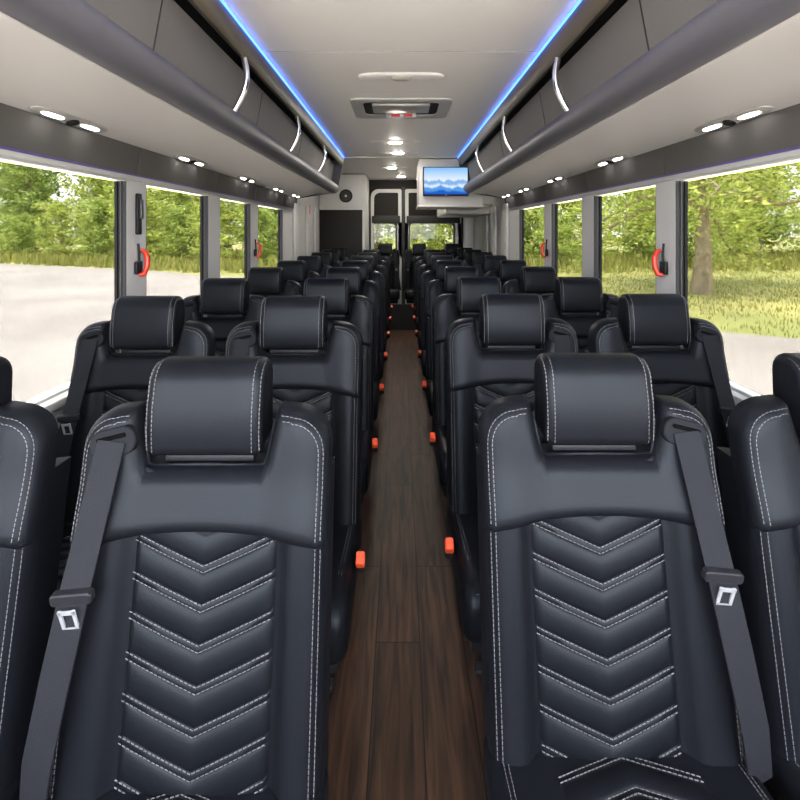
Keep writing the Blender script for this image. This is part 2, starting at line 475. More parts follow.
    def plate(w, h, r, y0, y1, mtx):
        m2 = MB(); ring = rrect(w, h, r)
        m2.rings([[mtx @ Vector((x, y1, z)) for x, z in ring], [mtx @ Vector((x, y0 + .002, z)) for x, z in ring], [mtx @ Vector((x, y0, z)) for x, z in inset2d(ring, .002)]])
        return m2
    yg = sh_y(gx, gz) - .004
    mt = Matrix.Translation((gx, yg, gz)) @ Matrix.Rotation(S * math.radians(14), 4, 'Y') @ Matrix.Rotation(math.radians(-9), 4, 'X')
    gd = plate(.078, .047, .021, -.004, .012, mt).build('belt_guide', DARKPLATE, root)
    plate(.052, .0075, .0035, -.0052, .002, mt @ Matrix.Translation((0, -.001, .0085))).build('belt_slot', HOLE, gd)
    ty = -.165
    path = [(gx, yg - .0055, gz + .004, 0), (S * .151, yg - .012, gz - .02, 0), (S * .160, -.066, .86, 0), (S * .169, -.100, .762, 0)]
    def ribbon(mb, path, w, th):
        rs = []
        P = [Vector(p[:3]) for p in path]
        for i, p in enumerate(P):
            t = (P[min(i + 1, len(P) - 1)] - P[max(0, i - 1)]).normalized()
            tw = path[i][3]
            sx = Vector((math.cos(tw), math.sin(tw), 0)); sx = (sx - t * sx.dot(t)).normalized(); n = sx.cross(t).normalized()
            rs.append([p + sx * a * w / 2 + n * b * th / 2 for a, b in ((-1, -1), (1, -1), (1, 1), (-1, 1))])
        mb.rings(rs)
    mb = MB(); ribbon(mb, path, .046, .0025)
    ribbon(mb, [(S * .169, -.099, .762, 0), (S * .188, -.118, .64, 0), (S * .203, -.136, .53, S * .1), (S * .216, -.130, .44, S * .3)], .046, .0035)
    belt = mb.build('shoulder_belt', WEB, root, 30)
    mt = Matrix.Translation((S * .1695, -.105, .758)) @ Matrix.Rotation(S * math.radians(5), 4, 'Y') @ Matrix.Rotation(math.radians(9), 4, 'X')
    lp = plate(.064, .019, .006, -.007, .006, mt)
    lp = lp.build('latch_plate', PLASTIC, root)
    tm = mt @ Matrix.Translation((S * .004, -.011, -.029)) @ Matrix.Rotation(math.radians(6), 4, 'X')
    m2 = MB()
    for w0, h0, cx, cz in ((.027, .006, 0, .014), (.0048, .036, -.0105, 0), (.0048, .036, .0105, 0), (.0258, .006, 0, -.0165)):
        bm = bmesh.new(); bmesh.ops.create_cube(bm, size=1); bmesh.ops.scale(bm, vec=(w0, .003, h0), verts=bm.verts); bmesh.ops.translate(bm, vec=(cx, 0, cz), verts=bm.verts)
        m2.frombm(bm, tm)
    m2.build('latch_tongue', SILVER, lp)
    # --- seat cushion
    prof = []
    arc(-.475, .400, .045, 270, 180, 5)
    arc(-.462, .432, .058, 180, 92, 7)
    prof += [(-.38, .492), (-.25, .474), (-.12, .458)]
    arc(-.055, .430, .026, 90, 0, 4)
    arc(-.055, .382, .026, 0, -90, 3)
    mb = MB(); loft_x(mb, prof, .218, .030, 6 if hi else 3)
    cu_mb = mb
    def ctop(y):
        return .4665 + (-.19 - y) * .128 if y > -.40 else .4934 + (-.40 - y) * .02
    mb = MB()
    csurf = lambda x, s, h: (x, -.10 - s, ctop(-.10 - s) + .0018 + h)
    lines = chevron(mb, .117, .0, 5, .062, .0 + .40, csurf, hi, .008)
    ci_mb = mb; st = MB()
    for l in lines: stitches(st, l, (0, 0, 1), hi)
    sew(ci_mb, st); st = MB()
    for sx in (-1, 1):
        for off in (.024, .031):
            stitches(st, [(sx * (.218 - off), y, ctop(y) + (-.0008 if off < .03 else .0002)) for y in np.linspace(-.12, -.40, 8)], (0, 0, 1), hi)
    stitches(st, [(x, -.505, .4765) for x in np.linspace(-.185, .185, 9)], (0, -.6, .8), hi)
    cu = sew(cu_mb, st).build('seat_cushion', [LEATHER, THREAD], root, 60)
    ci = ci_mb.build('chevron_insert', [LEATHER_PERF, THREAD], cu, 60)
    # --- base and legs
    MB().box(-.195, .195, -.46, -.06, .305, .362, .012).build('seat_pan', PLASTIC, root)
    for yy in (-.40, -.13):
        mb = MB().box(-.14, .14, yy - .02, yy + .02, .0, .016, .004)
        mb.box(-.03, .03, yy - .016, yy + .016, .01, .31, .004)
        mb.build('leg', METAL, root)
    # --- buckle on a stalk, on the aisle side
    bx = -S * .234
    m2 = MB(); ribbon(m2, [(bx + S * .012, -.19, .415, PI / 2), (bx + S * .006, -.25, .44, PI / 2), (bx, -.30, .46, PI / 2)], .026, .006)
    stk = m2.build('buckle_strap', PLASTIC, root, 30)
    mt = Matrix.Translation((bx, -.315, .472)) @ Matrix.Rotation(math.radians(35), 4, 'X')
    bm = bmesh.new(); bmesh.ops.create_cube(bm, size=1); bmesh.ops.scale(bm, vec=(.020, .034, .052), verts=bm.verts); bmesh.ops.bevel(bm, geom=bm.edges[:], offset=.004, segments=2, affect='EDGES')
    bk = MB().frombm(bm, mt).build('buckle', PLASTIC, root)
    bm = bmesh.new(); bmesh.ops.create_cube(bm, size=1); bmesh.ops.scale(bm, vec=(.022, .031, .024), verts=bm.verts); bmesh.ops.bevel(bm, geom=bm.edges[:], offset=.003, segments=1, affect='EDGES'); bmesh.ops.translate(bm, vec=(0, -.004, .019), verts=bm.verts)
    MB().frombm(bm, mt).build('release_button', ORANGE, bk)
    return root

def copy_tree(o, parent=None):
    c = o.copy(); C.objects.link(c); c.parent = parent
    for ch in KIDS.get(o.name, []): copy_tree(ch, c)
    return c

PROTO = {}
KIDS = {}
for s in (-1, 1):
    for hi in (True, False): PROTO[(s, hi)] = [make_seat(s, hi), False]
for o in list(C.objects):
    if o.parent: KIDS.setdefault(o.parent.name, []).append(o)

def put_seat(s, hi, loc, label, rz=0, group=None):
    p, used = PROTO[(s, hi)]
    o = copy_tree(p) if used else p
    PROTO[(s, hi)][1] = True
    o.location = loc; o.rotation_euler = (0, 0, rz); o.scale = (1, 1, (.991 if loc[0] > 0 else .998) if loc[1] < 1.2 else 1.018 if loc[1] < 2 else 1.011)
    tag(o, label, 'seat', group)
    return o

ORD = ['front', 'second', 'third', 'fourth', 'fifth', 'sixth', 'seventh', 'eighth', 'ninth']
PITCH = .745
for s, y0, xa, xw, sd in ((-1, .925, -.336, -.805, 'speaker-cabinet side'), (1, .985, .361, .832, 'screen side')):
    for n in range(9):
        y = y0 + PITCH * n; hi = n < 3
        row = ('%s row' % ORD[n]) + ('' if n == 0 else ' from the front')
        if n < 8:
            put_seat(s, hi, (xa, y, 0), 'black leather aisle seat, %s, %s' % (row, sd), group='aisle seats on the ' + sd)
        put_seat(s, hi, (xw + (0 if n else (-.024 if s < 0 else .006)), y, 0), 'black leather window seat, %s, %s' % (row, sd), group='window seats on the ' + sd)
for x, lab in ((-.235, 'black rear bench seat beside the white speaker cabinet'), (.268, 'black rear bench seat at the middle of the rear doors'), (.745, 'black rear bench seat in the corner under the white duct')):
    put_seat(-1 if x > 0 else 1, False, (x, 7.60, .04), lab, group='rear bench seats')

# ------------------------------------------------------------------ room shell
tag(MB().box(-1.16, 1.16, -1.1, 8.06, -.08, 0).build('floor', WOOD, None, 0), kind='structure')
tag(MB().box(-.60, 1.0, 7.14, 8.0, 0.0005, .036, .004).box(-.44, .98, 7.12, 7.145, .0005, .34).build('floor_platform', CARPETB), kind='structure')
mb = MB().box(-1.16, 1.16, -.5, 2.287, CEIL, CEIL + .04).box(-1.16, 1.16, 2.293, 5.56, CEIL, CEIL + .04).box(-1.16, 1.16, 5.56, 8.06, CEIL - .004, CEIL + .04).box(-1.16, 1.16, -.5, 8.06, CEIL + .02, CEIL + .06)
tag(mb.build('ceiling', CEILM, None, 0), kind='structure')
tag(MB().box(-.585, .585, 2.2875, 2.2925, CEIL + .001, CEIL + .015).build('trim_ceiling_seam', CLOSETD, None, 0), kind='structure')

WINS = [(-1.0, .40), (.55, 2.12), (2.28, 3.02), (3.21, 3.87), (4.06, 4.92)]
ZS, ZT = .80, 1.525
wn = 0; rl = {}
for s, nm in ((-1, 'left'), (1, 'right')):
    mb = MB()
    def wx(a, b): return (min(s * a, s * b), max(s * a, s * b))
    x0, x1 = wx(1.09, 1.135)
    mb.box(x0, x1, -1.1, 8.06, 0, ZS); mb.box(x0, x1, -1.1, 8.06, ZT, CEIL)
    ys = [-1.1] + [v for w in WINS for v in w] + [8.06]
    for k in range(0, len(ys), 2): mb.box(x0, x1, ys[k], ys[k + 1], ZS, ZT)
    # shallow pilasters on the blank rear stretch
    for yy in (5.36, 6.05, 6.62):
        a, b = wx(1.06, 1.09); mb.box(a, b, yy, yy + .30, ZS, 1.60, .012)
    tag(mb.build('wall_' + nm, WALLM, None, 30), kind='structure')
    a, b = wx(1.055, 1.092)
    tag(MB().box(a, b, -1.0, 5.2, ZS - .03, ZS - .001, .006).build('trim_sill_' + nm, WHITE), kind='structure')
    a, b = wx(1.083, 1.0895)
    tag(MB().box(a, b, -1.0, 5.3, ZT + .001, ZT + .04, .002).build('trim_head_' + nm, WHITE), kind='structure')
    for (y0, y1) in WINS:
        wn += 1
        w = empty('window_%d' % wn, (s * 1.115, (y0 + y1) / 2, ZS)); tag(w, kind='structure')
        hw, h = (y1 - y0) / 2, ZT - ZS
        xa_, xb_ = (-s * .024, s * .0195)
        m2 = MB(); q = sorted((xa_, xb_))
        m2.box(q[0], q[1], -hw, hw, h - .006, h - .0005).box(q[0], q[1], -hw, hw, .0005, .006)
        m2.build('window_frame', WHITE, w, 0)
        for e in (-1, 1):
            m2 = MB()
            for i, (u0, u1, th) in enumerate(((-.024, -.012, .006), (-.012, -.008, .003), (-.008, .004, .008), (.004, .008, .003), (.008, .0195, .010))):
                m2.box(*sorted((s * u0, s * u1)), *sorted((e * (hw - .0005), e * (hw - th))), .006, h - .006)
            m2.build('window_gasket', GASKET, w, 0)
        if y1 - y0 < 2:  # sliding upper rail line
            pass
        MB().box(-.003, .003, -hw + .012, hw - .012, .012, h - .012).build('window_pane', GLASS if y0 > 0 else CLEAR, w, 0)
# unseen dash: wall added to block low light, pale slab to brighten the ceiling
tag(MB().box(-1.135, 1.135, -1.16, -1.1, 0, .88).box(-1.135, 1.135, -1.75, -.72, .88, .93, .015).build('wall_front', WALLM, None, 30), kind='structure')
# rear wall
RW = 8.0
mb = MB().box(-1.09, 1.09, RW, RW + .05, 1.955, CEIL)
for a, b, c, d in ((-1.16, -.425, 0, 1.78), (-.08, .13, 0, 1.78), (.79, 1.16, 0, 1.78), (-.425, -.08, 0, .95), (-.425, -.08, 1.43, 1.78), (.13, .79, 0, .95), (.13, .79, 1.43, 1.78), (-1.135, 1.135, 1.78, CEIL)):
    mb.box(a, b, RW + .05, RW + .09, c, d)
tag(mb.build('wall_rear', DARKBROWN, None, 0), kind='structure')
mb = MB().box(.93, 1.088, 7.90, 7.999, 0, 1.78, .03)
tag(mb.build('trim_rear', WALLM), kind='structure')

def rear_door(n, x0, x1, wx0, wx1, rl_, rr_):
    d = empty('door_%d' % n, ((x0 + x1) / 2, RW, 0)); tag(d, kind='structure'); cx = (x0 + x1) / 2
    zt, zb = 1.95, .02
    # outline with rounded top corners
    def outline(a, b, top, bot, ra, rb, k=6):
        pts = [(a - cx, bot), (b - cx, bot)]
        for i in range(k + 1):
            t = PI / 2 * i / k; pts.append((b - cx - rb + rb * math.cos(t), top - rb + rb * math.sin(t)))
        for i in range(k + 1):
            t = PI / 2 + PI / 2 * i / k; pts.append((a - cx + ra + ra * math.cos(t), top - ra + ra * math.sin(t)))
        return pts
    o = outline(x0, x1, zt, zb, rl_, rr_)
    hole = outline(wx0, wx1, 1.43, .95, .05, .07)
    # frame = ring from outline to the window hole
    m = MB()
    ins = outline(x0 + .05, x1 - .05, zt - .055, .93, max(.02, rl_ - .03), max(.02, rr_ - .03))
    m.rings([[(x, 0, z) for x, z in o], [(x, .05, z) for x, z in o], [(x, .05, z) for x, z in ins], [(x, 0, z) for x, z in ins], [(x, 0, z) for x, z in o]], cap=False)
    m.build('door_frame', WHITE, d, 30)
    MB().box(x0 - cx + .03, x1 - cx - .03, .005, .045, .02, .945).build('lower_panel', CLOSETD, d)
    MB().box(x0 - cx + .03, x1 - cx - .03, .012, .045, 1.55, 1.915).build('upper_panel', DARKBROWN, d)
    MB().box(x0 - cx + .02, x1 - cx - .02, -.03, .012, 1.435, 1.548, .01).build('header_bar', BLACK, d)
    f = MB(); a = outline(wx0 - .03, wx1 + .03, 1.46, .93, .06, .08); b_ = hole
    f.rings([[(x, .004, z) for x, z in a], [(x, .045, z) for x, z in a], [(x, .045, z) for x, z in b_], [(x, .004, z) for x, z in b_], [(x, .004, z) for x, z in a]], cap=False)
    w = f.build('window_gasket', GASKET, d)
    # light posts beside the window
    m = MB().box(x0 - cx, wx0 - cx - .03, .0, .045, .93, 1.44).box(wx1 - cx + .03, x1 - cx, .0, .045, .93, 1.44)
    m.build('window_post', WHITE, d, 0)
    MB().box(wx0 - cx - .01, wx1 - cx + .01, .022, .028, .94, 1.44).build('window_pane', GLASS, d, 0)
    return d
rear_door(1, -.455, .008, -.42, -.085, .12, .03)
rear_door(2, .062, .905, .135, .785, .03, .14)
tag(MB().box(.012, .058, RW - .03, RW + .049, .02, 1.975, .006).build('trim_door_post', BLACK), kind='structure')

# ------------------------------------------------------------------ overhead bins
BE = 5.55
SIDE = {-1: 'speaker-cabinet side', 1: 'screen side'}
for s in (-1, 1):
    f = lambda prof: [(s * x, z) for x, z in prof]
    t = empty('overhead_bin', (0, 0, 0)); tag(t, 'charcoal overhead luggage bin with rolled front edge, %s' % SIDE[s], 'luggage bin')
    MB().extrude_y(f([(.594, 2.083), (.599, 2.050), (.605, 2.028), (.611, 2.014), (.621, 2.006), (.640, 2.012), (.655, 2.03), (.655, 2.083)]), -.5, BE).build('header_rail', HEADER, t, 50)
    circ = [(.705 + .056 * math.cos(a), 1.766 + .053 * math.sin(a)) for a in np.linspace(0, 2 * PI, 28, endpoint=False)]
    MB().extrude_y(f(circ), -.5, BE + .0).build('front_roll', ROLL, t, 50)
    top = []; k = 12
    for i in range(k + 1):
        u = i / k; x = .722 + (1.078 - .722) * u
        top.append((x, 1.712 - .055 * u + .016 * math.sin(PI * u)))
    prof = top + [(x, z + .018) for x, z in reversed(top)]
    MB().extrude_y(f(prof), -.5, BE).build('underside_panel', UNDER, t, 50)
    MB().extrude_y(f([(.735, 1.775), (.690, 2.02), (.704, 2.022), (.749, 1.775)]), -.5, BE - .01).build('liner_panel', LINER, t, 0)
    ends = [(.605, 2.083), (.604, 2.03), (.612, 1.98), (.640, 1.84)] + [(.705 + .058 * math.cos(a), 1.766 + .056 * math.sin(a)) for a in np.linspace(math.radians(160), math.radians(285), 9)] + [(1.07, 1.66), (1.08, 2.083)]
    MB().extrude_y(f(ends), BE, BE + .018).build('end_cap', ENDCAP, t, 30)
    MB().box(*sorted((s * .656, s * 1.085)), -.5, BE - .01, 2.052, 2.07).build('bin_top_shade', BLACK, t, 0)  # blackened so the gap between header rail and liner reads as shadow
    for y in (2.12, 3.20, 4.30):
        pts = []
        for i in range(13):
            u = i / 12; z = 2.022 + (1.80 - 2.022) * u
            pts.append((s * (.628 + .036 * u - .030 * math.sin(PI * u)), y + .004 * u, z))
        MB().tube(pts, .0115, 10).build('grab_bar', CHROME, t, 60)
    for y in (1.55, 2.66, 3.75, 4.85):
        MB().extrude_y(f([(.7285, 1.80), (.690, 2.012), (.696, 2.012), (.7345, 1.80)]), y, y + .006).build('panel_seam', BLACK, t, 0)
    v = MB(); ed = [-.5, 2.18, 3.10, 3.95, 4.98, 5.5]
    for a, b in zip(ed[:-1], ed[1:]):
        v.extrude_y(f([(1.064, 1.664), (1.074, 1.60), (1.080, 1.545), (1.089, 1.543), (1.089, 1.664)]), a + .0025, b - .0025)
    vv = v.build('valance', VAL, None, 30); vv.name = 'trim_valance_' + ('left' if s < 0 else 'right'); tag(vv, kind='structure')
    e = MB().extrude_y(f([(1.0765, 1.5425), (1.0765, 1.549), (1.0795, 1.549), (1.0795, 1.5425)]), -.5, 5.45).build('valance_reflection_' + ('left' if s < 0 else 'right'), VIOLET, None, 0); tag(e, kind='structure')  # added strip, painted as the reflection line along the valance's lower edge
    led = MB().box(*sorted((s * .587, s * .5935)), -.5, BE - .01, 2.075, 2.081, .0015).build('led_strip', LEDM); tag(led, 'glowing blue light strip along ceiling edge, %s' % SIDE[s], 'light strip')
    # reading lights under the bin
    for i, y in enumerate((1.68, 2.64, 3.59, 4.50, 5.25)):
        x = s * 1.036; u = (1.036 - .722) / (1.078 - .722); z = 1.712 - .055 * u + .016 * math.sin(PI * u)
        sl = math.atan((-.055 + .016 * PI * math.cos(PI * u)) / .356)
        g = empty('reading_light', (x, y, z)); g.rotation_euler = (0, -s * sl, 0)
        where = ['over the first wide window', 'between first and second chrome bars', 'between second and third chrome bars', 'just past the third chrome bar', 'at the rear end of the bin'][i]
        tag(g, 'oval twin reading light %s, %s' % (where, SIDE[s]), 'reading light', 'reading lights under the bins')
        ell = lambda a, b, n=28: [(a * math.copysign(abs(math.cos(t)) ** .7, math.cos(t)), b * math.copysign(abs(math.sin(t)) ** .9, math.sin(t))) for t in np.linspace(0, 2 * PI, n, endpoint=False)]
        MB().rings([[(p, q, 0.0) for p, q in ell(.030, .19)], [(p, q, -.004) for p, q in ell(.028, .187)], [(p, q, -.006) for p, q in ell(.024, .177)]]).build('housing', FIXT, g, 40)
        for dy in (-.095, .095):
            MB().rings([[(p, q + dy, -.005) for p, q in ell(.010, .052, 20)], [(p, q + dy, -.0085) for p, q in ell(.007, .046, 20)]]).build('lens', LENSB, g, 40)
        m = MB().cyl((0, 0, -.004), (0, 0, -1), .019, .010, 20, .003)
        m.build('air_nozzle', PLASTIC, g, 40)

# ------------------------------------------------------------------ ceiling fittings
def stadium(w, l, n=10):
    pts = []; r = l / 2
    for sx, a0 in ((1, -90), (-1, 90)):
        for k in range(n + 1):
            a = math.radians(a0 + 180 * k / n); pts.append((sx * (w / 2 - r) + r * math.cos(a), r * math.sin(a)))
    return pts
for (y, x, lit, w, lab) in ((2.66, .0, False, .43, 'unlit oval ceiling lamp in front of the roof hatch'), (4.60, -.05, True, .43, 'first lit oval ceiling lamp behind the roof hatch'),
                       (5.22, -.03, True, .43, 'second lit oval ceiling lamp behind the roof hatch'), (6.40, -.11, True, .36, 'lit ceiling lamp between the speaker cabinet and the screen box'), (7.45, .0, True, .36, 'lit ceiling lamp just above the rear doors')):
    zc = CEIL if y < 5.56 else CEIL - .004
    t = empty('ceiling_light', (x, y, zc)); tag(t, lab, 'ceiling lamp', 'oval lamps along the ceiling')
    a = stadium(w, .135)
    MB().rings([[(p, q, 0) for p, q in a], [(p, q, -.003) for p, q in inset2d(a, .002)], [(p, q, -.0085) for p, q in inset2d(a, .018)]]).build('housing', CEILM, t, 40)
    b = stadium(.105, .080)
    MB().rings([[(p, q, -.009) for p, q in b], [(p, q, -.015) for p, q in inset2d(b, .010)]]).build('lens', LENS if lit else LENSOFF, t, 40)

t = empty('roof_hatch', (0, 3.34, CEIL), PI); tag(t, 'white roof escape hatch with recessed grey panel and red labels', 'roof hatch')
m = MB(); o = rrect(.60, .52, .05); i1 = rrect(.55, .47, .04); i2 = rrect(.46, .34, .04)
m.rings([[(x, y, 0) for x, y in o], [(x, y, -.010) for x, y in o], [(x, y, -.016) for x, y in i1], [(x, y, -.008) for x, y in i2], [(x, y, -.001) for x, y in i2]], cap=False)
m.build('hatch_frame', WHITE, t, 40)
MB().rings([[(x, y, -.001) for x, y in i2], [(x, y, -.003) for x, y in rrect(.455, .335, .04)]]).build('hatch_panel', BLACK, t, 30)
m = MB().box(-.175, .175, -.06, .15, -.020, -.003, .006); m.build('hatch_lid', FIXT, t)
m = MB().box(-.10, .10, -.17, -.115, -.034, -.004, .010); lt = m.build('hatch_latch', WHITE, t)
for dx in (-.045, .035): MB().box(dx - .028, dx + .028, -.118, -.1135, -.030, -.012).build('warning_label', REDLAB, lt, 0)
for x, y in ((-.34, 2.45), (.34, 2.45), (.30, 2.92)):
    pass

# ------------------------------------------------------------------ speaker cabinet, screen, duct
t = empty('speaker_cabinet', (-.78, 7.55, 0)); tag(t, 'tall white cabinet with round speaker and dark lower panel', 'cabinet')
MB().box(-.305, .305, -.49, .445, .04, 2.075, .012).build('cabinet_body', WALLM, t)
MB().box(-.297, .270, -.502, -.488, .05, 1.60, .004).build('lower_panel', CLOSETD, t)
MB().box(-.300, .285, -.503, -.488, 1.625, 2.06, .006).build('upper_panel', WALLM, t)
MB().box(.304, .318, -.40, -.24, 1.58, 1.86, .006).build('side_plate', WHITE, t)
sp = empty('speaker', (.053, -.505, 1.783)); sp.parent = t; tag(sp, 'round black speaker')
MB().cyl((0, 0, 0), (0, -1, 0), .088, .012, 32, .004).build('speaker_rim', PLASTIC, sp, 40)
MB().cyl((0, -.011, 0), (0, -1, 0), .068, .004, 32, .001).build('speaker_grille', BLACK, sp, 40)
MB().cyl((0, -.014, 0), (0, -1, 0), .016, .004, 20, .001).build('centre_cap', FIXT, sp, 40)

t = empty('screen_box', (.52, 5.9, 1.6)); tag(t, 'white ceiling box carrying the television', 'box')
m = MB().box(-.335, .34, -.30, .30, -.01, .477, .012); m.build('box_body', WALLM, t)
MB().box(-.345, .35, -.315, .30, -.03, -.008, .005).build('lower_lip', WHITE, t)
tv = empty('television', (.466, 5.572, 1.838)); tag(tv, 'flat television showing misty blue mountains', 'television')
tv.rotation_euler = (0, math.radians(0), math.radians(0))
MB().box(-.238, .238, -.03, .015, -.154, .150, .006).build('tv_case', PLASTIC, tv)
sc = MB().box(-.226, .226, -.0325, -.0295, -.136, .140).build('tv_screen', SCREEN, tv, 0)
MB().box(-.008, .008, -.032, -.0295, -.148, -.143).build('tv_badge', FIXT, tv, 0)
MB().box(-.12, .12, .014, .050, -.10, .10, .004).build('wall_bracket', METAL, tv)
t = empty('air_duct', (.80, 7.05, 1.5)); tag(t, 'white box duct along the wall below the screen', 'duct')
MB().box(-.27, .285, -.70, .85, .02, .135, .02).build('duct_body', WHITE, t)
MB().box(-.285, .285, -.72, -.68, .105, .14, .008).build('duct_lip', WALLM, t)

# ------------------------------------------------------------------ pillar handles
def handle(s, y, z, lab):
    t = empty('window_release_handle', (s * 1.085, y, z)); tag(t, lab, 'handle', 'red window release handles'); t.scale = (.84, .84, .84)
    m = MB().box(*sorted((0, -s * .018)), -.032, .028, -.075, -.01, .008); m.build('handle_base', PLASTIC, t)
    MB().tube([(-s * .012, .0, -.02), (-s * .010, .004, .03), (-s * .004, .008, .075)], .006, 8).build('release_pin', PLASTIC, t)
    pts = [(-s * .016, -.01, -.078), (-s * .036, .0, -.074), (-s * .048, .006, -.035), (-s * .048, .01, .005), (-s * .036, .01, .036), (-s * .018, .01, .042)]
    MB().tube(pts, [.010, .013, .013, .013, .012, .009], 10).build('red_grip', RED, t, 60)
handle(-1, 2.19, 1.205, 'red emergency handle, first window pillar, speaker-cabinet side')
handle(1, 2.19, 1.205, 'red emergency handle, first window pillar, screen side')
handle(-1, 3.95, 1.195, 'small red emergency handle, third window pillar, speaker-cabinet side')
handle(1, 3.95, 1.195, 'small red emergency handle, third window pillar, screen side')
t = empty('coat_hook_bracket', (-1.089, 2.20, 1.39)); tag(t, 'slim black bracket above the red handle on window pillar', 'bracket')
MB().box(0, .014, -.018, .018, -.085, .085, .005).build('bracket_plate', PLASTIC, t)
MB().box(.012, .024, -.010, .010, -.02, .06, .004).build('bracket_clip', METAL, t)
t = MB().box(-1.0605, -1.058, 6.16, 6.22, 1.52, 1.62); t = t.build('safety_sticker', REDLAB, None, 0); tag(t, 'small red safety sticker on the rear pale wall panel', 'sticker')
t.location.x = 0

# ------------------------------------------------------------------ outside: ground
def ground_poly(name, pts, z, th, m):
    mb = MB(); mb.rings([[(x, y, z - th) for x, y in pts], [(x, y, z) for x, y in pts]]); return tag(mb.build(name, m, None, 0), kind='structure')
ground_poly('ground', [(-160, -80), (160, -80), (160, 200), (-160, 200)], GROUND - .03, .1, LAWN)
lot = [(-70, -40), (40, -40), (40, 3.5), (22, 6.2), (12, 8.8), (7.8, 10.4), (6.8, 11), (5.6, 12.2), (4.5, 15), (3, 19), (-1, 21.5), (-4, 22.7), (-9.6, 25.4), (-13.8, 28.7), (-25.9, 34.4), (-70, 55)]
ground_poly('pavement', lot, GROUND, .05, PAVE)

def pip(x, y, poly):
    c = False; n = len(poly)
    for i in range(n):
        x1, y1 = poly[i]; x2, y2 = poly[(i + 1) % n]
        if (y1 > y) != (y2 > y) and x < (x2 - x1) * (y - y1) / (y2 - y1) + x1: c = not c
    return c

# ------------------------------------------------------------------ outside: plants
def leaves_mesh(name, cents, nper, spread, size, m, parent, flat=.5):
    K = len(cents); N = K * nper
    cc = np.repeat(np.array(cents), nper, 0)
    g = rng.normal(size=(N, 3)); g /= np.maximum(1e-6, np.linalg.norm(g, axis=1))[:, None]
    g *= (rng.random(N) ** .45)[:, None] * np.array(spread)
    P = cc + g
    a = rng.normal(size=(N, 3)); a[:, 2] *= .6; a /= np.linalg.norm(a, axis=1)[:, None]
    b = rng.normal(size=(N, 3)); b -= (b * a).sum(1)[:, None] * a; b /= np.linalg.norm(b, axis=1)[:, None]
    sz = size * (.6 + .8 * rng.random(N))[:, None]
    V = np.stack([P - a * sz, P + b * sz * .42, P + a * sz, P - b * sz * .42], 1).reshape(-1, 3)
    F = np.arange(N * 4).reshape(N, 4)
    me = bpy.data.meshes.new(name); me.from_pydata(V.tolist(), [], F.tolist()); me.materials.append(m)
    at = me.attributes.new('tint', 'FLOAT', 'POINT')
    tint = np.clip(.5 + .22 * rng.normal(size=N) + np.repeat(.16 * rng.normal(size=K), nper), 0, 1)
    at.data.foreach_set('value', np.repeat(tint, 4).astype(np.float32))
    o = bpy.data.objects.new(name, me); C.objects.link(o); o.parent = parent
    return o

def make_tree(h, trunk_h, r0, spread, nb, leafn, leafsize, lm, clump, lean=(0, 0), fork=None, droop=0.):
    root = empty('tree')
    mb = MB(); cents = []
    top = Vector((lean[0], lean[1], h * .86))
    tr = [Vector((lean[0] * (k / 7) ** 1.3 + random.uniform(-.05, .05) * r0 * 6, lean[1] * (k / 7) ** 1.3 + random.uniform(-.05, .05) * r0 * 6, h * .86 * k / 7 - .1)) for k in range(8)]
    mb.tube(tr, [r0 * 1.25] + [r0 * (1 - k / 8.0) for k in range(1, 8)], 9)
    for i in range(nb):
        u = (i + random.random()) / nb
        z = trunk_h + (h * .86 - trunk_h) * u
        k = min(6, int(z / (h * .86) * 7)); p0 = tr[k].lerp(tr[k + 1], z / (h * .86) * 7 - k)
        az = i * 2.4 + random.uniform(-.4, .4)
        ln = spread * math.sqrt(max(.06, 1 - (u * 1.02 - .12) ** 2 * .95)) * random.uniform(.7, 1.05)
        up = (.18 + .75 * u) - droop * (1 - u)
        pts = [p0]
        for q in range(1, 6):
            t = q / 5
            pts.append(p0 + Vector((math.cos(az) * ln * t, math.sin(az) * ln * t, ln * (up * t - .25 * (droop + .3) * t * t))) + Vector([random.uniform(-.06, .06) * ln for _ in range(3)]))
        rb = max(.018, r0 * .42 * (1 - u * .75))
        mb.tube(pts, [rb * (1 - q / 6.2) for q in range(6)], 6)
        for q in range(1, 6):
            for _ in range(clump):
                cents.append(pts[q] + Vector([random.gauss(0, .15 * ln) for _ in range(2)] + [random.gauss(.02, .10 * ln)]))
    if fork:
        q0 = tr[2]; mb.tube([q0 + Vector((fork[0] * h * t, fork[1] * h * t, h * .5 * t + .5 * t * (1 - t))) for t in (0, .15, .3, .5, .75, 1)], [r0 * .72, r0 * .66, r0 * .58, r0 * .46, r0 * .3, r0 * .12], 8)
    mb.build('trunk', BARK, root, 60)
    leaves_mesh('foliage', [tuple(c) for c in cents], leafn, (spread * .17, spread * .17, spread * .14), leafsize, lm, root)
    return root

